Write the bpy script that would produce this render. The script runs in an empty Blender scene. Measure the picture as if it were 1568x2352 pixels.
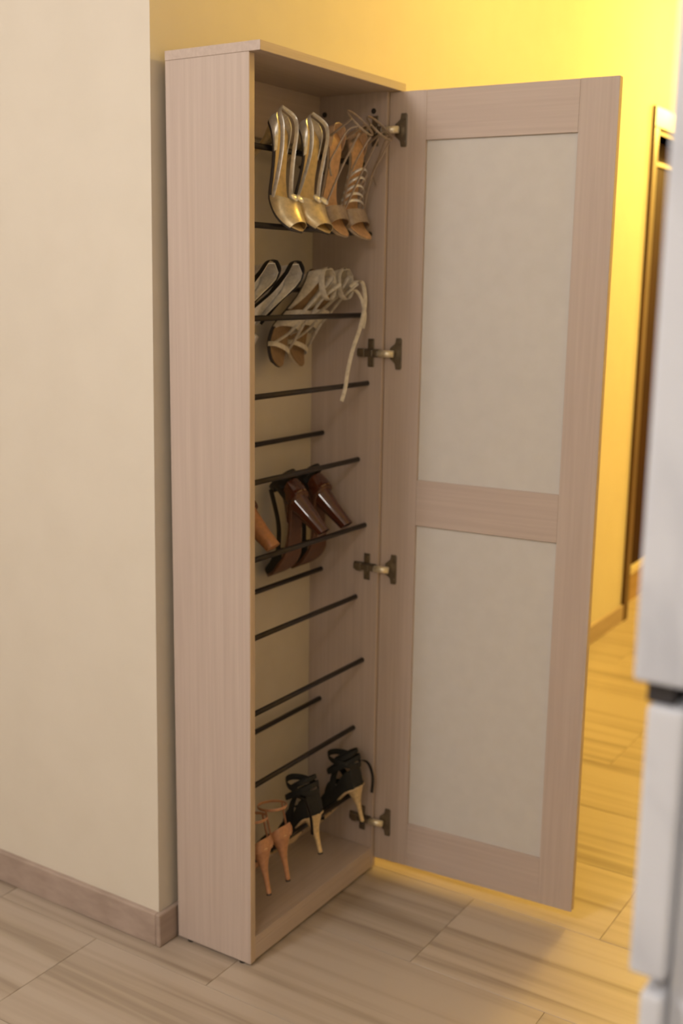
import bpy, math, random
from mathutils import Vector, Matrix
random.seed(7)
S = bpy.context.scene
COL = S.collection
R = math.radians

# ------------------------------------------------------------------ camera, world, light, exposure
CAM = Vector((-1.6894, -1.2861, 1.3851)); YAW, PITCH, ROLL, FPX = 1.0022, -0.1988, 0.0144, 2617.9
fw = Vector((math.sin(YAW)*math.cos(PITCH), math.cos(YAW)*math.cos(PITCH), math.sin(PITCH)))
rt = Vector((math.cos(YAW), -math.sin(YAW), 0)); up = rt.cross(fw)
r2 = rt*math.cos(ROLL)+up*math.sin(ROLL); u2 = up*math.cos(ROLL)-rt*math.sin(ROLL)
cd = bpy.data.cameras.new('camera'); cam = bpy.data.objects.new('camera', cd); COL.objects.link(cam)
m = Matrix((r2, u2, -fw)).transposed().to_4x4(); m.translation = CAM; cam.matrix_world = m
cd.sensor_fit = 'VERTICAL'; cd.sensor_height = 36.0; cd.sensor_width = 24.0; cd.lens = FPX/2352*36
cd.clip_start = .02; cd.dof.use_dof = True; cd.dof.focus_distance = 1.78; cd.dof.aperture_fstop = 3.6
S.camera = cam
W = bpy.data.worlds.new('world'); S.world = W; W.use_nodes = True
W.node_tree.nodes['Background'].inputs[0].default_value = (1.0, .9, .78, 1); W.node_tree.nodes['Background'].inputs[1].default_value = .03
S.view_settings.view_transform = 'Standard'; S.view_settings.look = 'None'
S.view_settings.gamma = 1; S.view_settings.use_curve_mapping = False
S.view_settings.exposure = 0.0
ROOM_LAMPS = [dict(loc=(-2.05, .36, 2.36), color=(1, .93, .89), watts=66), dict(loc=(-2.95, -1.15, 2.30), color=(1, .95, .91), watts=17)]
HALL_COLOR = (1, .66, .13)
HALL_LAMPS = [((1.3, -.55, 2.42), 16), ((2.9, -.52, 2.42), 38), ((4.45, -.22, 2.30), 125)]

# ------------------------------------------------------------------ materials
def nodes(name, rough=.5, metal=0.0):
    mt = bpy.data.materials.new(name); mt.use_nodes = True; t = mt.node_tree
    b = t.nodes['Principled BSDF']; b.inputs['Roughness'].default_value = rough; b.inputs['Metallic'].default_value = metal
    return mt, t, b
def noise_mat(name, c1, c2, scale=(20, 20, 20), rough=.5, metal=0.0, detail=4, lo=.35, hi=.65, bump=0.0, dist=0.0, coat=0.0, per=0.0, c3=None):
    mt, t, b = nodes(name, rough, metal); N, L = t.nodes, t.links
    tc = N.new('ShaderNodeTexCoord'); mp = N.new('ShaderNodeMapping'); mp.inputs['Scale'].default_value = scale
    L.new(tc.outputs['Object'], mp.inputs['Vector'])
    nz = N.new('ShaderNodeTexNoise'); nz.inputs['Scale'].default_value = 1; nz.inputs['Detail'].default_value = detail; nz.inputs['Distortion'].default_value = dist
    L.new(mp.outputs[0], nz.inputs['Vector'])
    rp = N.new('ShaderNodeValToRGB'); rp.color_ramp.elements[0].position = lo; rp.color_ramp.elements[1].position = hi
    rp.color_ramp.elements[0].color = (*c1, 1); rp.color_ramp.elements[1].color = (*c2, 1)
    if c3:
        e = rp.color_ramp.elements.new((lo+hi)/2); e.color = (*c3, 1)
    L.new(nz.outputs['Fac'], rp.inputs[0]); out = rp.outputs[0]
    if per:
        oi = N.new('ShaderNodeObjectInfo'); ad = N.new('ShaderNodeVectorMath'); ad.operation = 'MULTIPLY_ADD'
        cx = N.new('ShaderNodeCombineXYZ'); 
        for k in range(3): L.new(oi.outputs['Random'], cx.inputs[k])
        ad.inputs[1].default_value = (37, 53, 71); L.new(cx.outputs[0], ad.inputs[0]); L.new(mp.outputs[0], ad.inputs[2]); L.new(ad.outputs[0], nz.inputs['Vector'])
        mr = N.new('ShaderNodeMapRange'); mr.inputs['To Min'].default_value = 1-per; mr.inputs['To Max'].default_value = 1+per
        L.new(oi.outputs['Random'], mr.inputs['Value'])
        vm = N.new('ShaderNodeVectorMath'); vm.operation = 'SCALE'; L.new(out, vm.inputs[0]); L.new(mr.outputs[0], vm.inputs['Scale']); out = vm.outputs[0]
    L.new(out, b.inputs['Base Color'])
    if bump:
        bp = N.new('ShaderNodeBump'); bp.inputs['Strength'].default_value = bump; bp.inputs['Distance'].default_value = .002
        L.new(nz.outputs['Fac'], bp.inputs['Height']); L.new(bp.outputs[0], b.inputs['Normal'])
    if coat: b.inputs['Coat Weight'].default_value = coat; b.inputs['Coat Roughness'].default_value = .05
    return mt
def flat(name, c, rough=.5, metal=0.0, var=.12, sc=60, **k):
    return noise_mat(name, tuple(max(0, v*(1-var)) for v in c), tuple(min(1, v*(1+var)) for v in c), (sc,)*3, rough, metal, **k)
OAK1, OAK2 = (.485, .395, .345), (.555, .46, .405)
M = {}
M['oak_v'] = noise_mat('bleached_oak_vertical', OAK1, OAK2, (130, 130, 3.0), .5, detail=5, lo=.3, hi=.7, dist=.3)
M['oak_h'] = noise_mat('bleached_oak_horizontal', OAK1, OAK2, (3.0, 130, 130), .5, detail=5, lo=.3, hi=.7, dist=.3)
M['oak_edge'] = noise_mat('oak_edge_band', (.50, .39, .29), (.58, .46, .35), (60, 60, 6), .45)
M['wall'] = noise_mat('cream_wall_paint', (.69, .635, .545), (.71, .655, .565), (9, 9, 9), .75, bump=.03)
M['ceiling'] = noise_mat('ceiling_paint', (.82, .80, .75), (.84, .82, .77), (9, 9, 9), .8)
M['tile'] = noise_mat('streaked_floor_tile', (.27, .212, .158), (.465, .395, .325), (26, .75, 3), .34, detail=3.5, lo=.30, hi=.58, dist=.25, per=.07, c3=(.405, .335, .265))
M['grout'] = flat('grout', (.33, .265, .205), .8)
M['base'] = noise_mat('skirting_tile', (.36, .28, .235), (.44, .35, .30), (3, 14, 40), .45)
M['rod'] = flat('dark_metal_rod', (.026, .020, .019), .38, .3)
M['glass'] = noise_mat('frosted_panel', (.60, .575, .545), (.62, .595, .565), (30, 30, 30), .55)
M['steel'] = flat('nickel_steel', (.24, .21, .17), .36, .9)
M['steel_arm'] = flat('polished_hinge_arm', (.86, .78, .60), .3, .55)  # cream reflection on the hinge knuckles is put into this colour
M['backboard'] = noise_mat('cream_hardboard', (.62, .56, .47), (.64, .58, .49), (20, 20, 20), .6)
M['cap'] = flat('dark_plastic', (.03, .025, .022), .5)
M['casing'] = noise_mat('brown_wood_casing', (.055, .020, .008), (.09, .034, .013), (40, 40, 3), .4)
M['dark_door'] = noise_mat('dark_red_brown_wood', (.022, .006, .005), (.036, .010, .008), (30, 30, 3), .75)
M['dark_door'].node_tree.nodes['Principled BSDF'].inputs['Specular IOR Level'].default_value = .15
M['stepwood'] = noise_mat('tan_step', (.34, .22, .12), (.42, .28, .16), (4, 40, 40), .5)
M['cream'] = flat('cream_nosing', (.66, .58, .44), .5)
M['chest'] = noise_mat('whitewashed_laminate', (.42, .455, .54), (.63, .67, .76), (9, 9, 6), .45, detail=3, lo=.3, hi=.55, dist=.8)
M['shadowgap'] = flat('drawer_gap_shade', (.03, .028, .032), .6)
M['shade'] = flat('lamp_glass', (.8, .78, .72), .4)

# ------------------------------------------------------------------ helpers
def tag(o, label, cat, group=None):
    o['label'] = label; o['category'] = cat
    if group: o['group'] = group
    return o
def struct(o): o['kind'] = 'structure'; return o
def mk(name, verts, faces, mat, parent=None, loc=(0, 0, 0), smooth=False):
    me = bpy.data.meshes.new(name); me.from_pydata([tuple(v) for v in verts], [], faces); me.update()
    o = bpy.data.objects.new(name, me); COL.objects.link(o); me.materials.append(M[mat] if isinstance(mat, str) else mat)
    import bmesh
    bm = bmesh.new(); bm.from_mesh(me); bmesh.ops.recalc_face_normals(bm, faces=bm.faces); bm.to_mesh(me); bm.free()
    if smooth:
        for p in me.polygons: p.use_smooth = True
    o.location = loc
    if parent: o.parent = parent
    return o
def empty(name, loc=(0, 0, 0)):
    o = bpy.data.objects.new(name, None); COL.objects.link(o); o.location = loc; o.empty_display_size = .05; return o
BF = [(0, 1, 3, 2), (4, 6, 7, 5), (0, 4, 5, 1), (2, 3, 7, 6), (0, 2, 6, 4), (1, 5, 7, 3)]
def boxdata(x0, x1, y0, y1, z0, z1):
    return [(x, y, z) for x in (x0, x1) for y in (y0, y1) for z in (z0, z1)], BF
def bevel(o, w=.001, seg=2):
    b = o.modifiers.new('bevel', 'BEVEL'); b.width = w; b.segments = seg; b.limit_method = 'ANGLE'; return o
def wloc(o):
    v = Vector((0, 0, 0))
    while o: v += o.location; o = o.parent
    return v
def box(name, x0, x1, y0, y1, z0, z1, mat, parent=None, bw=.0008):
    c = Vector(((x0+x1)/2, (y0+y1)/2, (z0+z1)/2)); h = (abs(x1-x0)/2, abs(y1-y0)/2, abs(z1-z0)/2)
    v, f = boxdata(-h[0], h[0], -h[1], h[1], -h[2], h[2])
    o = mk(name, v, f, mat, parent, c-wloc(parent) if parent else c)
    if bw: bevel(o, bw)
    return o
def joinboxes(bs):
    V, F = [], []
    for b in bs:
        v, f = boxdata(*b); n = len(V); V += v; F += [tuple(i+n for i in q) for q in f]
    return V, F
def loft(rings, closed=True, caps=True):
    n = len(rings[0]); V = [p for r in rings for p in r]; F = []
    for i in range(len(rings)-1):
        for j in range(n if closed else n-1):
            k = (j+1) % n; F.append((i*n+j, i*n+k, (i+1)*n+k, (i+1)*n+j))
    if caps: F.append(tuple(range(n-1, -1, -1))); F.append(tuple((len(rings)-1)*n+j for j in range(n)))
    return V, F
def merge(*vf):
    V, F = [], []
    for v, f in vf:
        n = len(V); V += list(v); F += [tuple(i+n for i in q) for q in f]
    return V, F
def cyl(p0, p1, r, n=14, r1=None):
    p0, p1 = Vector(p0), Vector(p1); d = (p1-p0).normalized(); a = d.orthogonal().normalized(); b = d.cross(a); r1 = r if r1 is None else r1
    return loft([[p+(a*math.cos(2*math.pi*k/n)+b*math.sin(2*math.pi*k/n))*q for k in range(n)] for p, q in ((p0, r), (p1, r1))])
def interp(tab, t):
    # smooth cubic (monotone-ish) interpolation of (t, value) pairs
    if t <= tab[0][0]: return tab[0][1]
    for i in range(len(tab)-1):
        a, b = tab[i], tab[i+1]
        if t <= b[0]:
            s = (t-a[0])/(b[0]-a[0])
            pm = tab[i-1] if i else a; pn = tab[i+2] if i+2 < len(tab) else b
            m0 = (b[1]-pm[1])/(b[0]-pm[0])*(b[0]-a[0]) if b[0] != pm[0] else 0
            m1 = (pn[1]-a[1])/(pn[0]-a[0])*(b[0]-a[0])
            return a[1]*(2*s**3-3*s*s+1)+m0*(s**3-2*s*s+s)+b[1]*(3*s*s-2*s**3)+m1*(s**3-s*s)
    return tab[-1][1]
def catmull(P, n=6, closed=False):
    P = [Vector(p) for p in P]; out = []; N = len(P); rng = N if closed else N-1
    for i in range(rng):
        g = (lambda k: P[k % N]) if closed else (lambda k: P[max(0, min(N-1, k))])
        p0, p1, p2, p3 = g(i-1), g(i), g(i+1), g(i+2)
        for k in range(n):
            s = k/n; out.append(.5*((2*p1)+(p2-p0)*s+(2*p0-5*p1+4*p2-p3)*s*s+(3*p1-p0-3*p2+p3)*s**3))
    if not closed: out.append(P[-1])
    return out
def ribbon(P, w, th, side, n=6, closed=False):
    """flat oval strap along a smooth curve; its broad side follows the vector `side`"""
    C = catmull(P, n, closed); rings = []; side = Vector(side).normalized()
    for i, p in enumerate(C):
        a, b = (C[i-1] if (i or closed) else p), (C[(i+1) % len(C)] if (i+1 < len(C) or closed) else p)
        d = (b-a).normalized(); s = side-d*side.dot(d)
        s = s.normalized() if s.length > 1e-3 else d.orthogonal().normalized(); q = d.cross(s)
        rings.append([p+s*w/2*math.cos(t)+q*th/2*math.sin(t) for t in [2*math.pi*k/8 for k in range(8)]])
    if closed: rings.append(rings[0]); return loft(rings, True, False)
    return loft(rings)

# ------------------------------------------------------------------ the room
XB, XT, YW = -.0409, -.0195, .2109          # the corner runs slightly out of plumb
def xw(z): return XB+(XT-XB)*(z-.08)/1.8
CEIL = 2.62; X0, X1, Y0, Y1 = -3.7, 5.0, -1.62, 2.3
fl = struct(box('floor', X0, X1, Y0, Y1, -.06, -.0013, 'grout', None, 0))
g = .0007
def tile_mesh():
    w, l = .15-g, .30-g; b = .0004
    top = [(-w+b, -l+b, 0), (w-b, -l+b, 0), (w-b, l-b, 0), (-w+b, l-b, 0)]
    lo = [(-w, -l, -.0005), (w, -l, -.0005), (w, l, -.0005), (-w, l, -.0005)]; bt = [(x, y, -.005) for x, y, _ in lo]
    return loft([bt, lo, top])
proto = None; i0 = int((X0+.1)/.3)-1
for i in range(i0, 18):
    x = -.1+.3*i+.15
    if x < X0 or x > X1: continue
    for j in range(-4, 6):
        y = .036+.6*j-.3-(.3 if i % 2 else 0)
        if y < Y0-.25 or y > Y1+.25: continue
        if x > .1 and y > .56: continue
        if proto is None:
            v, f = tile_mesh(); proto = mk('tile', v, f, 'tile', fl); o = proto
        else:
            o = proto.copy(); COL.objects.link(o)
        o.location = (x-fl.location.x, y-fl.location.y, .0-fl.location.z)
# wall behind the cabinet, the wall that turns away at its corner, and the unseen rest of the place
XC0, XC1, XD1, ZD = 2.846, 2.902, 3.72, 1.995    # doorway: casing outer, casing inner, far jamb, head
def prism(name, pts_b, pts_t, mat):               # quad prism from bottom and top outlines
    return mk(name, [*pts_b, *pts_t], [(3, 2, 1, 0), (4, 5, 6, 7)]+[(k, (k+1) % 4, 4+(k+1) % 4, 4+k) for k in range(4)], mat)
YB = YW+.14
wb = prism('wall_back', [(xw(0), YW, 0), (XC1-.03, YW, 0), (XC1-.03, YB, 0), (xw(0), YB, 0)], [(xw(CEIL), YW, CEIL), (XC1-.03, YW, CEIL), (XC1-.03, YB, CEIL), (xw(CEIL), YB, CEIL)], 'wall'); struct(wb)
wb2 = mk('wall_back_far', *joinboxes([(XC1-.03, XD1+.03, YW, YB, ZD-.02, CEIL), (XD1+.03, X1, YW, YB, 0, CEIL)]), 'wall'); struct(wb2)
wl = prism('wall_left', [(xw(0), YB, 0), (.1, YB, 0), (.1, Y1, 0), (xw(0), Y1, 0)], [(xw(CEIL), YB, CEIL), (.1, YB, CEIL), (.1, Y1, CEIL), (xw(CEIL), Y1, CEIL)], 'wall'); struct(wl)
struct(box('wall_right', X0, X1, Y0-.1, Y0, 0, CEIL, 'wall', None, 0))
struct(box('wall_hall_end', X1, X1+.1, Y0, YB, 0, CEIL, 'wall', None, 0))
struct(box('wall_room_end', X0-.1, X0, Y0, Y1, 0, CEIL, 'wall', None, 0))
struct(box('wall_room_side', X0, .1, Y1, Y1+.1, 0, CEIL, 'wall', None, 0))
struct(box('ceiling', X0-.1, X1+.1, Y0-.1, Y1+.1, CEIL, CEIL+.08, 'ceiling', None, 0))
BT, BH = .012, .074
def skirting(name, b):
    o = struct(box(name, *b, 'base', None, .003)); return o
skirting('baseboard_back', (XB-BT, XC0+.012, YW-BT, YW, 0, BH))
skirting('baseboard_left', (XB-BT, XB+.004, YW, Y1, 0, BH))
skirting('baseboard_right', (X0, X1, Y0, Y0+BT, 0, BH))
# doorway in the hall wall
d1 = mk('door_1', *joinboxes([(XC0, XC1, YW-.014, YW+.012, BH*.0, ZD+.0), (XC0, XD1+.08, YW-.014, YW+.012, ZD-.001, ZD+.078), (XD1, XD1+.08, YW-.014, YW+.012, 0, ZD)]), 'casing'); struct(d1); bevel(d1, .003)
j = mk('jamb', *joinboxes([(XC1-.03, XC1-.006, YW+.004, YB+.01, 0, ZD-.02), (XD1+.006, XD1+.03, YW+.004, YB+.01, 0, ZD-.02), (XC1-.03, XD1+.03, YW+.004, YB+.01, ZD-.02, ZD)]), 'casing', d1)
lf = box('door_leaf', XC1-.005, XD1+.005, YW+.085, YW+.12, .158, ZD-.115, 'dark_door', d1)
box('transom_bar', XC1-.005, XD1+.005, YW+.075, YW+.125, ZD-.115, ZD-.10, 'cream', d1)
box('transom_panel', XC1-.005, XD1+.005, YW+.09, YW+.115, ZD-.10, ZD-.02, 'dark_door', d1)
st = box('step', XC1-.004, XD1+.004, YW+.07, YB+.05, 0, .13, 'stepwood', d1)
box('step_nosing', XC1-.004, XD1+.004, YW+.062, YB+.05, .13, .157, 'cream', d1)

# ------------------------------------------------------------------ shoe cabinet
D, CW, T, HS, HT = .1933, .4964, .0164, 1.78, 1.7973
cab = tag(empty('shoe_cabinet', (CW/2, D/2, 0)), 'tall narrow bleached oak shoe cabinet with its panelled door standing open', 'cabinet')
box('side_panel', 0, T, 0, D, .005, HS, 'oak_v', cab)['label'] = 'side panel facing the cream wall corner'
rp_ = box('side_panel', CW-T, CW, 0, D, .005, HS, 'oak_v', cab)
eb = box('edge_band', 0.0006, T-.0006, -.0008, .0004, .006, HS-.001, 'oak_edge', cab, .0003)
box('top_panel', -.001, .513, -.0255, D, HS, HT, 'oak_h', cab, .0012)
box('bottom_panel', T, CW-T, .001, D-.002, .042, .058, 'oak_h', cab)
box('kick_board', T, CW-T, .0015, .017, .006, .0415, 'oak_h', cab)
bk = box('back_panel', T*.5, CW-T*.5, .187, .1915, .05, HS, 'backboard', cab, 0); bk['label'] = 'thin cream back panel'
box('back_rail', T, CW-T, .1705, .186, 1.672, HS, 'oak_h', cab)
box('back_rail', T, CW-T, .1745, .186, .058, .084, 'oak_h', cab)
for x in (T/2, CW-T/2):
    for y in (.025, D-.03):
        o = mk('foot', *cyl((0, 0, 0), (0, 0, .006), .008), 'cap', cab); o.location = Vector((x, y, 0))-cab.location
RODS = [(.155, 1.652), (.058, 1.634), (.037, 1.488)]
for k in range(1, 5):
    RODS += [(.155, 1.690-.322*k), (.058, 1.636-.3215*k), (.037, 1.488-.322*k)]
rod0 = None
for (y, z) in RODS:
    if rod0 is None:
        o = rod0 = mk('shoe_rod', *cyl((-(CW-2*T)/2-.003, 0, 0), ((CW-2*T)/2+.003, 0, 0), .0057, 16), 'rod', cab, smooth=False)
        for p in o.data.polygons: p.use_smooth = len(p.vertices) == 4
    else: o = rod0.copy(); COL.objects.link(o)
    o.location = Vector((CW/2, y, z))-cab.location
for y in (.158, .033):
    o = mk('screw_cap', *cyl((0, 0, 0), (-.0016, 0, 0), .0058, 16), 'cap', cab); o.location = Vector((CW-T, y, 1.742))-cab.location
# door: local x runs from the hinge edge to the free edge, local y is the thickness (0 = inside face)
XH, YH, DA, DW, ZB, ZT = .4885, -.0015, -1.5062, .4892, .0307, 1.7788
TH = .019
door = mk('door', *joinboxes([(0, .085, 0, TH, ZB, ZT), (.4115, DW, 0, TH, ZB, ZT)]), 'oak_v', cab)
door.location = Vector((XH, YH, 0))-cab.location; door.rotation_euler = (0, 0, DA); bevel(door, .0006)
for z0, z1 in ((ZB, .138), (.856, .9585), (1.679, ZT)):
    o = mk('rail', *boxdata(.0852, .4113, .0003, TH-.0003, z0+.0002, z1-.0002), 'oak_h', door); bevel(o, .0004)
for z0, z1 in ((.138, .856), (.9585, 1.679)):
    o = mk('frosted_panel', *boxdata(.083, .4135, .007, .012, z0-.002, z1+.002), 'glass', door); o['label'] = 'pale frosted infill panel'
# concealed hinges
hx = CW-T
for n, z in enumerate((1.701, 1.2335, .748, .129)):
    h = mk('hinge', *joinboxes([(-.0025, 0, .020, .036, -.031, .031), (-.0045, 0, .004, .062, -.009, .009)]), 'steel', cab); bevel(h, .001)
    h.location = Vector((hx, 0, z))-cab.location
    arm = mk('hinge_arm', *joinboxes([(-.013, -.004, .006, .058, -.0065, .0065), (-.015, -.004, .038, .052, -.009, .009), (-.0145, -.003, .018, .028, -.0075, .0075)]), 'steel', h); bevel(arm, .0012)
    for zz in (.022, -.022): mk('hinge_screw', *cyl((0, .028, zz), (-.0045, .028, zz), .0042), 'steel', h)
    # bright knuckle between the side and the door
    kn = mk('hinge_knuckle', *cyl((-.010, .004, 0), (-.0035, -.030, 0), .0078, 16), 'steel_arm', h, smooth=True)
    # cup flange on the inside face of the door
    a = Vector((math.cos(DA), math.sin(DA), 0)); nn = Vector((math.sin(DA), -math.cos(DA), 0))   # nn points off the inside face
    def dp(u, n_, zz): return Vector((XH, YH, 0))+a*u+nn*n_+Vector((0, 0, zz))-Vector((hx, 0, 0))
    out = [(.028, -.034), (.040, -.034), (.042, -.030), (.042, .030), (.040, .034), (.028, .034), (.026, .022), (.014, .012), (.014, -.012), (.026, -.022)]
    V, F = loft([[dp(u, .0004, zz) for u, zz in out], [dp(u, .003, zz) for u, zz in out]])
    cp = mk('hinge_cup', V, F, 'steel', h); bevel(cp, .0006)
    for zz in (-.025, .025):
        mk('cup_screw', *cyl(dp(.035, .003, zz), dp(.035, .0048, zz), .0038), 'steel', h)

# ------------------------------------------------------------------ foreground drawer unit
cu = tag(empty('drawer_unit', (-.70, -1.34, 0)), 'whitewashed drawer unit standing close by with protruding drawer fronts', 'drawer unit')
cx0, cx1, cyf = -.982, -.42, -1.0985
box('body', cx0+.004, cx1-.004, -1.60, cyf-.012, .0, 1.96, 'chest', cu, .002)
box('gap_shade_strip', cx0, cx1, -1.092, -1.074, 1.1185, 1.1325, 'shadowgap', cu, 0)  # dark strip added as the shade in the gap between two fronts
box('face_frame', cx0+.006, cx1-.006, cyf-.012, cyf-.004, .06, 1.95, 'chest', cu, 0)
dz = [(1.133, 1.945, -1.066), (.926, 1.118, -1.0765), (.74, .914, -1.0855), (.55, .73, -1.0865), (.33, .54, -1.0865), (.08, .32, -1.0865)]
for z0, z1, yf in dz:
    o = box('door_front' if z1-z0 > .5 else 'drawer_front', cx0-.008, cx1+.008, -1.1015, yf, z0, z1, 'chest', cu, .003)
    b = mk('handle', *cyl((cx0+.22, yf+.02, (z0+z1)/2), (cx0+.36, yf+.02, (z0+z1)/2), .005), 'steel', o, smooth=True); b.location = -(o.location+cu.location)
    for hxp in (.235, .345):
        b2 = mk('handle_post', *cyl((cx0+hxp, yf, (z0+z1)/2), (cx0+hxp, yf+.02, (z0+z1)/2), .004), 'steel', o); b2.location = -(o.location+cu.location)

# ------------------------------------------------------------------ lamps (above the frame)
def lamp(name, label, spec, rad):
    x, y, z = spec['loc']
    e = tag(empty(name, (x, y, CEIL)), label, 'lamp', 'hallway ceiling lamps' if 'hall' in name else None)
    mk('ceiling_rose', *merge(cyl((0, 0, 0), (0, 0, -.03), .06, 24), cyl((0, 0, -.03), (0, 0, -(CEIL-z)+rad*.8), .008)), 'steel_arm', e)
    rings = []
    for k in range(9):   # open-bottomed glass dish above the bulb
        t = k/8; rings.append([Vector((math.cos(q)*(.03+rad*1.5*math.sin(t*math.pi/2)), math.sin(q)*(.03+rad*1.5*math.sin(t*math.pi/2)), z-CEIL+rad*1.15+.05-.06*t*t)) for q in [2*math.pi*i/28 for i in range(28)]])
    mk('lamp_shade', *loft(rings, True, False), 'shade', e, smooth=True)
    l = bpy.data.lights.new(name+'_bulb', 'POINT'); l.energy = spec['watts']; l.color = spec['color']; l.shadow_soft_size = rad
    lo = bpy.data.objects.new(name+'_bulb', l); COL.objects.link(lo); lo.parent = e; lo.location = (0, 0, z-CEIL)
lamp('ceiling_lamp', 'large white glass ceiling lamp in the room before the cream wall', ROOM_LAMPS[0], .20)
lamp('ceiling_lamp', 'small white glass ceiling lamp at the far end of the room', ROOM_LAMPS[1], .12)
for (loc, wt), lab in zip(HALL_LAMPS, ('behind the open cabinet door', 'in front of the brown doorway', 'at the far end of the hallway')):
    lamp('hall_lamp', 'amber glowing hallway ceiling lamp '+lab, dict(loc=loc, color=HALL_COLOR, watts=wt), .07)

# ------------------------------------------------------------------ shoes
def sm(name, c, rough=.4, metal=0.0, var=.12, sc=120, **k): M[name] = flat(name, c, rough, metal, var, sc, **k)
sm('gold_leather', (.62, .51, .31), .32, .45); sm('silver_leather', (.76, .74, .71), .28, .5); sm('gold_insole', (.60, .44, .20), .5)
sm('tan_insole', (.62, .38, .20), .5); sm('taupe_strap', (.36, .28, .21), .4, .2); sm('nude_strap', (.52, .36, .24), .4)
sm('crystal', (.80, .78, .76), .2, .4); sm('white_leather', (.66, .60, .50), .45); sm('white_lining', (.55, .47, .36), .5); sm('brown_insole', (.30, .19, .10), .55)
sm('black_leather', (.012, .010, .010), .35); sm('black_suede', (.010, .010, .009), .75); sm('cream_sole', (.62, .46, .26), .4)
sm('gold_heel', (.70, .54, .30), .3, .3); sm('brown_patent', (.075, .019, .009), .05, 0, coat=.6); sm('brown_leather', (.11, .045, .022), .4); sm('tan_heel', (.42, .19, .075), .4)
sm('nude_leather', (.46, .23, .12), .38); sm('dark_sole', (.045, .035, .035), .6); sm('grey_heel', (.30, .27, .25), .4); sm('dark_brown_rim', (.10, .045, .03), .5)

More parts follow.
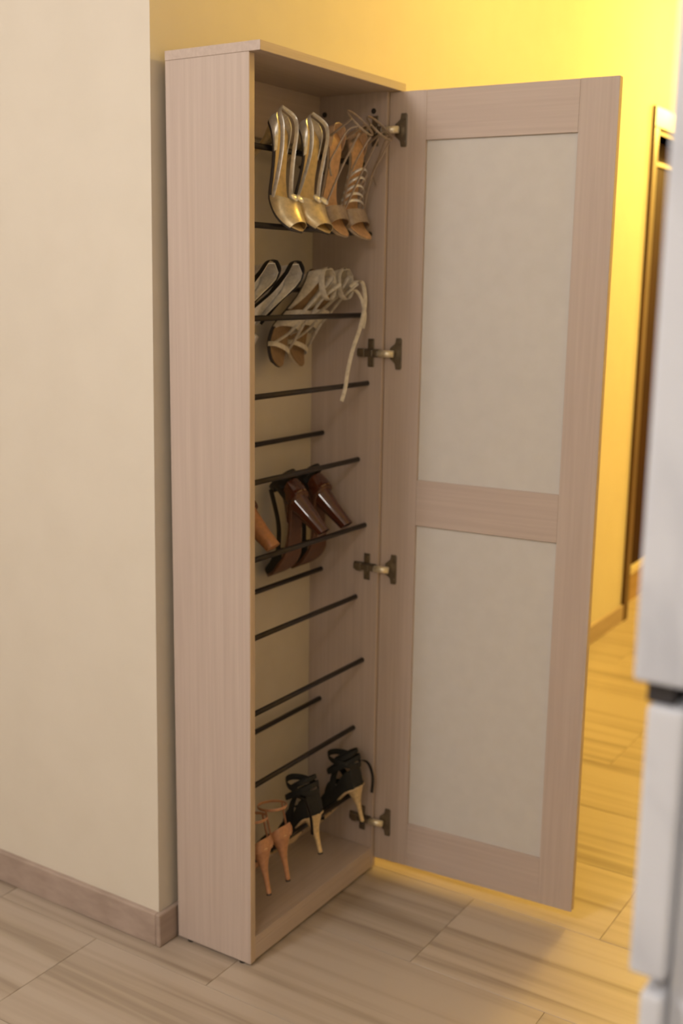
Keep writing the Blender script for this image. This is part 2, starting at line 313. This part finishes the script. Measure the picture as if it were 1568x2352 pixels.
class Shoe:
    def __init__(s, name, label, group, L=.20, h=.095, wide=1.0, th=.006, toe='round', side=1, sole='dark_sole', insole='tan_insole', heel='stiletto', heelm='dark_sole', tip=.018, cat='shoe'):
        s.L, s.h, s.w, s.side, s.th = L, h, wide, side, th
        s.root = tag(empty(name), label, cat, group); s.tip = tip
        e = {'round': [(.93, .027), (.97, .020), (1, .008)], 'point': [(.88, .025), (.95, .013), (1, .003)]}[toe]
        s.wt = [(0, .010), (.025, .020), (.08, .0265), (.16, .0275), (.30, .0225), (.45, .0235), (.60, .033), (.72, .0375), (.83, .034)]+e
        s.zt = [(0, h), (.06, h*.985), (.16, h*.93), (.30, h*.70), (.45, h*.37), (.58, h*.12), (.68, .004), (.80, 0), (.92, .003), (1, .008)]
        s.ct = [(0, 0), (.3, -.002), (.6, .003), (.8, .003), (1, -.004)]
        st = [0, .012, .03, .06, .10, .15]+[.15+.045*k for k in range(1, 17)]+[.90, .93, .96, .985, 1]
        rs, ri = [], []
        for t in st:
            c = s.c(t); w = s.hw(t); dz = Vector((0, -s.slope(t), 1)).normalized(); q = th if t > .03 and t < .98 else th*.6
            rs.append(s.ring(c, w, dz, -q, 0)); ri.append(s.ring(c, w*.94-.0005, dz, .0004, .0030))
        s.part('sole', loft(rs), sole); s.part('insole', loft(ri), insole)
        # heel
        hs = []; n = 9; r0 = .024*wide if heel == 'stiletto' else .0265*wide; r1 = {'stiletto': .0052, 'block': .0165}[heel]
        for k in range(n):
            t = k/(n-1); pw = (1-t)**(3.3 if heel == 'stiletto' else 1.6); r = r1+(r0-r1)*pw
            yc = (.023*(1-t)+tip*t) if heel == 'stiletto' else (.030*(1-t)+(tip+.004)*t); zc = (h*.965-th)*(1-t)
            ring = []
            for j in range(24):
                q = 2*math.pi*j/24; yy = yc+r*(.92 if heel == 'stiletto' else .92)*math.sin(q)
                zz = zc if t > 0 else s.fz(max(0, yy)/L)-th*.7
                ring.append(Vector((r*math.cos(q), yy, zz)))
            hs.append(ring)
        s.part('heel', loft(hs), heelm)
        if heel == 'stiletto': s.part('heel_tip', cyl((0, tip, .0), (0, tip, -.004), .0056, 12), 'dark_sole')
    def fz(s, t): return interp(s.zt, t)
    def hw(s, t): return max(.002, interp(s.wt, t))*s.w
    def slope(s, t): return (s.fz(min(1, t+.01))-s.fz(max(0, t-.01)))/(s.L*.02)
    def c(s, t): return Vector((interp(s.ct, t)*s.side, s.L*t, s.fz(t)))
    def ring(s, c, w, n, z0, z1):
        e = min(.0015, (z1-z0)*.4)
        return [c+Vector((x, 0, 0))+n*z for x, z in ((-w+e, z0), (w-e, z0), (w, z0+e), (w, z1-e), (w-e, z1), (-w+e, z1), (-w, z1-e), (-w, z0+e))]
    def part(s, name, vf, mat, smooth=True):
        o = mk(name, *vf, mat, s.root, smooth=smooth); o.data.set_sharp_from_angle(angle=R(42)); return o
    def edge(s, t, sd, dz=0.0): return s.c(t)+Vector((sd*s.hw(t), 0, dz))
    def vamp(s, t0, t1, h0, h1, mat, name='vamp', cut=0.0, close=False, n=10):
        """upper over the forefoot; cut scoops the throat line forward at the centre"""
        rs = []
        for k in range(n+1):
            a = k/n; ring_o, ring_i = [], []
            for j in range(13):
                q = math.pi*j/12; tt = t0+(t1-t0)*a+cut*math.sin(q)*(1-a)
                tt = min(tt, t1); c = s.c(tt); w = s.hw(tt)+.001; hh = (h0+(h1-h0)*a)*(1 if not close else math.sqrt(max(0.02, 1-a**3)))
                for rr, L_ in ((1, ring_o), (.955, ring_i)):
                    L_.append(Vector((c.x-w*rr*math.cos(q)*(1 if abs(math.cos(q)) > .99 else 1), c.y, c.z-.001+hh*(rr if rr == 1 else rr-.01)*math.sin(q)**.75)))
            rs.append(ring_o+ring_i[::-1])
        return s.part(name, loft(rs), mat)
    def counter(s, t1, hh, mat, h_end=.012, name='heel_counter', lean=.002):
        path = [(t1*(1-k/8), -1) for k in range(8)]+[(0, 0)]+[(t1*(k+1)/8, 1) for k in range(8)]; rs = []
        for t, sd in path:
            p = s.edge(max(t, .006), sd) if sd else s.c(0); a = t/t1; H = hh+(h_end-hh)*(a**1.5)
            o = Vector((sd, -1 if t < .05 else 0, 0)); o = o.normalized() if o.length else Vector((0, -1, 0)); k = .0011
            b, tp = p-Vector((0, 0, .001)), p+Vector((0, 0, H))-o*lean*1.5
            rs.append([b+o*k, (b+tp)/2+o*(k+lean), tp+o*k, tp-o*k, (b+tp)/2+o*(lean-k), b-o*k])
        return s.part(name, loft(rs), mat)
    def band(s, t, h, width, mat, name='strap', dt=0.0, th=.002):
        P = []
        for k in range(9):
            q = math.pi*k/8; tt = t+dt*math.cos(q); c = s.c(tt); w = s.hw(tt)+.0012
            P.append((c.x-w*math.cos(q), c.y, c.z-.002+h*math.sin(q)**.8))
        return s.part(name, ribbon(P, width, th, (0, 1, -.3), 4), mat)
    def strap(s, P, width, mat, name='strap', side=(0, 0, 1), closed=False, th=.0018):
        return s.part(name, ribbon(P, width, th, side, 6, closed), mat)
    def ankle(s, up_, mat, width=.006, rx=.030, ry=.034, yc=None, tilt=0.0, name='ankle_strap'):
        yc = .034 if yc is None else yc
        P = [(rx*math.cos(q), yc+ry*math.sin(q), s.h+up_+tilt*math.sin(q)) for q in [2*math.pi*k/12 for k in range(12)]]
        return s.strap(P, width, mat, name, (0, 0, 1), True)
    def pose(s, anchor, world, yaw=0, pitch=0, roll=0, lean=0):
        """anchor: local point put at world; pitch nose-down, roll about the shoe's length, lean about the room's depth axis"""
        Rm = Matrix.Rotation(R(lean), 3, 'Y') @ Matrix.Rotation(R(yaw), 3, 'Z') @ Matrix.Rotation(-R(pitch), 3, 'X') @ Matrix.Rotation(R(roll), 3, 'Y')
        M4 = Rm.to_4x4(); M4.translation = Vector(world)-Rm @ Vector(anchor); s.root.matrix_world = M4
        return s
    def world(s, p): return s.root.matrix_world @ Vector(p)
    def heeltop(s): return (0, 0, s.h)
    def heeltip(s): return (0, s.tip, 0)

# top row: silver-gold slingbacks and nude sandals, hung toe-down with the footbed outwards
def slingback(label, side):
    s = Shoe('slingback_shoe', label, 'silver and gold slingback pair', .205, .098, .98, side=side, sole='dark_sole', insole='gold_insole', heelm='gold_leather', toe='round')
    s.vamp(.58, .95, .036, .020, 'gold_leather', cut=.16)
    s.counter(.30, .020, 'silver_leather', .004)
    for sd in (-1, 1):
        s.strap([s.edge(.62, sd, .006), s.edge(.50, sd, .016), s.edge(.34, sd*1.02, .022), s.edge(.2, sd*1.02, .026), s.edge(.08, sd, .028), Vector((0, -.004, s.h+.026))], .009, 'silver_leather', 'sling_strap', (0, .3, 1))
    c = s.c(.72)+Vector((0, 0, .037))
    rs = []
    for k in range(9):
        x = (k/8-.5)*.044; r = .0035+.007*abs(math.sin(k/8*2*math.pi))**.8
        rs.append([c+Vector((x, r*math.cos(q), .45*r*math.sin(q))) for q in [2*math.pi*i/10 for i in range(10)]])
    bow = s.part('bow', loft(rs), 'silver_leather')
    return s
G1 = []
slingback('silver and gold slingback hanging by the left side panel, top row', -1).pose((0, 0, .098), (.148, .054, 1.689), 184, 47, lean=4)
slingback('silver and gold slingback with bow, hanging beside the nude sandals', 1).pose((0, 0, .098), (.250, .053, 1.689), 177, 47, lean=7)
def nude_sandal(label, side, rungs):
    s = Shoe('strappy_sandal', label, 'nude strappy sandal pair', .20, .095, .95, side=side, sole='taupe_strap', insole='tan_insole', heelm='taupe_strap')
    s.vamp(.66, .84, .030, .026, 'taupe_strap', cut=.04)
    s.counter(.20, .026, 'nude_strap', .006)
    for k in range(rungs):
        t = .40+.055*k; s.band(t, .040-.002*k, .006, 'crystal', 'crystal_rung', dt=.02)
    s.ankle(.062, 'taupe_strap', .005, .027, .036, .034, .006)
    for sd in (-1, 1):
        s.strap([s.edge(.66, sd, .010), s.edge(.45, sd*.9, .045), Vector((sd*.022, .06, s.h+.058))], .005, 'taupe_strap', 'cross_strap', (0, 1, 1))
        s.strap([s.edge(.12, sd, .0), Vector((sd*.029, .03, s.h+.062))], .005, 'taupe_strap', 'side_strap', (0, 1, 0))
    s.strap([(.027*-side, .05, s.h+.064), (.034*-side, .045, s.h+.045), (.040*-side, .06, s.h+.01), (.043*-side, .075, s.h-.02), (.046*-side, .10, s.h-.03)], .004, 'taupe_strap', 'loose_strap_end', (0, 1, 0))
    return s
nude_sandal('nude sandal with thin ankle strap, between slingback and crystal sandal', -1, 0).pose((0, 0, .095), (.340, .052, 1.689), 182, 53, lean=3)
nude_sandal('nude sandal with a ladder of crystal bands across the foot', 1, 5).pose((0, 0, .095), (.422, .052, 1.687), 178, 53, lean=2)

# second row
def blacktrim(label, side):
    s = Shoe('court_shoe', label, 'black and silver court shoe pair', .185, .080, .85, side=side, th=.010, sole='black_leather', insole='silver_leather', heelm='silver_leather')
    s.vamp(.62, .98, .034, .014, 'silver_leather', cut=.14, close=True)
    s.counter(.55, .046, 'silver_leather', .012)
    for sd in (-1, 1):
        s.strap([s.edge(.55, sd, .013), s.edge(.35, sd, .022), s.edge(.18, sd, .036), s.edge(.04, sd, .044), Vector((0, -.002, s.h+.047))], .011, 'black_leather', 'rim_binding', (0, 0, 1))
    return s
blacktrim('silver court shoe with black rim, tucked half behind the left side panel', -1).pose((0, 0, .08), (.133, .087, 1.412), 180, 76, lean=26)
blacktrim('silver court shoe with black rim hanging beside the white lace-up sandals', 1).pose((0, 0, .08), (.213, .087, 1.412), 180, 76, lean=25)
def white_sandal(label, side):
    s = Shoe('lace_up_sandal', label, 'white lace-up sandal pair', .20, .090, .95, side=side, sole='dark_sole' if side < 0 else 'white_lining', insole='brown_insole', heelm='white_leather')
    s.counter(.42, .040, 'white_leather', .004)
    s.vamp(.44, .60, .046, .038, 'white_leather', 'mesh_upper')
    s.band(.80, .022, .010, 'white_leather', 'toe_strap', dt=.015)
    for sd in (-1, 1):
        s.strap([s.edge(.60, sd, .004), s.edge(.50, sd*.7, .036), s.edge(.3, sd*.5, .042), Vector((sd*.02, .03, s.h+.05))], .008, 'white_leather', 'cross_strap', (0, 1, 1))
        s.strap([s.edge(.80, sd, .004), s.edge(.68, sd*.5, .030), s.edge(.55, sd*.3, .044)], .007, 'white_leather', 'strap', (0, 1, 1))
    s.ankle(.030, 'white_leather', .013, .028, .034)
    return s
w1 = white_sandal('white lace-up sandal with dark sole edge, beside its lighter twin', -1).pose((0, 0, .09), (.341, .085, 1.4095), 184, 80, lean=17)
w2 = white_sandal('white lace-up sandal with long laces trailing by the side panel', 1).pose((0, 0, .09), (.424, .094, 1.409), 180, 80, lean=17)
def wlace(s, P, width=.006):
    I = s.root.matrix_world.inverted(); return s.part('lace', ribbon([I @ Vector(p) for p in P], width, .0018, I.to_3x3() @ Vector((.54, -.84, .05)), 7), 'white_leather')
wlace(w2, [(.425, .055, 1.368), (.440, .046, 1.368), (.452, .040, 1.352), (.452, .0335, 1.335), (.447, .026, 1.315), (.440, .026, 1.288)], .007)
wlace(w2, [(.425, .052, 1.375), (.440, .044, 1.388), (.456, .040, 1.385), (.461, .036, 1.362), (.452, .030, 1.335), (.428, .026, 1.290), (.400, .026, 1.245), (.384, .028, 1.20), (.372, .026, 1.165), (.360, .027, 1.136)], .0085)

# third row: toes down behind the front rod, heels outwards
def brown_heel(label, side, tan):
    s = Shoe('block_heel_shoe', label, 'brown block heel shoes', .195, .100, 1.0, side=side, heel='block', sole='brown_leather', insole='brown_insole', heelm='tan_heel' if tan else 'brown_patent', toe='round', th=.008, tip=.012)
    um = 'brown_leather' if tan else 'black_suede'
    s.vamp(.60, .97, .034, .018, um, cut=.10, close=tan)
    s.counter(.34, .046 if tan else .034, 'brown_leather' if tan else 'brown_patent', .010)
    if not tan:
        s.ankle(.046, 'black_leather', .014, .028, .036, .030, 0)
        for sd in (-1, 1):
            s.strap([s.edge(.16, sd, 0), Vector((sd*.028, .035, s.h+.046))], .012, 'black_leather', 'side_strap', (0, 1, 0))
            s.strap([s.edge(.62, sd, .012), s.edge(.45, sd*.95, .035), Vector((sd*.022, .055, s.h+.044))], .012, 'black_leather', 'cross_strap', (0, 1, 1))
    return s
brown_heel('brown shoe with tan block heel, half behind the left side panel', -1, True).pose((0, .012, 0), (.122, .030, .862), 2, 40)
brown_heel('black strappy shoe with glossy brown heel, next to tan-heeled shoe', -1, False).pose((0, .012, 0), (.304, .030, .860), 1, 40)
brown_heel('black strappy shoe with glossy brown heel, nearest the hinged side', 1, False).pose((0, .012, 0), (.397, .030, .860), 0, 40)

# bottom row: arches hooked over the lowest rod, stilettos outwards
def hook(s, x, ytip, yaw, pitch, roll=0, lift=0.0):
    s.pose(s.heeltip(), (x, ytip, .15), yaw, pitch, roll)
    best = None
    for k in range(60):
        t = k/59*.6; p = s.world(s.c(t)-Vector((0, 0, s.th*1.15)))
        if best is None or abs(p.y-.037) < abs(best.y-.037): best = p
    s.root.location.z += .200+.0090+lift-best.z
    return s
def nude_pump(label, side):
    s = Shoe('stiletto_shoe', label, 'nude stiletto pair', .20, .100, .95, side=side, sole='nude_leather', insole='tan_insole', heelm='nude_leather')
    s.vamp(.70, .90, .026, .020, 'nude_leather'); s.counter(.22, .022, 'nude_leather', .004)
    s.ankle(.060, 'nude_leather', .006, .027, .034)
    for sd in (-1, 1): s.strap([s.edge(.12, sd, 0), Vector((sd*.027, .03, s.h+.060))], .006, 'nude_leather', 'side_strap', (0, 1, 0))
    return s
hook(nude_pump('nude stiletto sandal beside the left side panel, bottom row', -1), .056, -.006, -2, 10)
hook(nude_pump('nude stiletto sandal between its twin and the black sandals', 1), .124, -.006, -3, 10)
def black_sandal(label, side):
    s = Shoe('stiletto_sandal', label, 'black sandal pair with gold heels', .20, .090, .98, side=side, sole='cream_sole', insole='black_leather', heelm='gold_heel')
    s.vamp(.62, .88, .036, .026, 'black_suede', cut=.05); s.counter(.46, .046, 'black_suede', .016)
    s.ankle(.062, 'black_suede', .014, .030, .038, .036, .014); s.ankle(.050, 'black_suede', .012, .031, .044, .040, -.016, 'instep_strap'); s.ankle(.070, 'black_suede', .010, .027, .030, .030, -.010)
    for t, hh in ((.30, .064), (.40, .056), (.50, .046)): s.band(t, hh, .018, 'black_suede', 'cross_strap', dt=.05)
    s.strap([(.030*side, .03, s.h+.046), (.038*side, .0, s.h+.04), (.040*side, -.008, s.h+.005), (.036*side, .0, s.h-.035)], .008, 'black_leather', 'strap_end', (0, 1, 0))
    return s
hook(black_sandal('black strappy sandal with gold stiletto, beside the nude stilettos', -1), .244, -.008, -4, 13, 0)
hook(black_sandal('black strappy sandal with gold stiletto, beside the lowest hinge', 1), .420, -.008, 6, 12, 0)
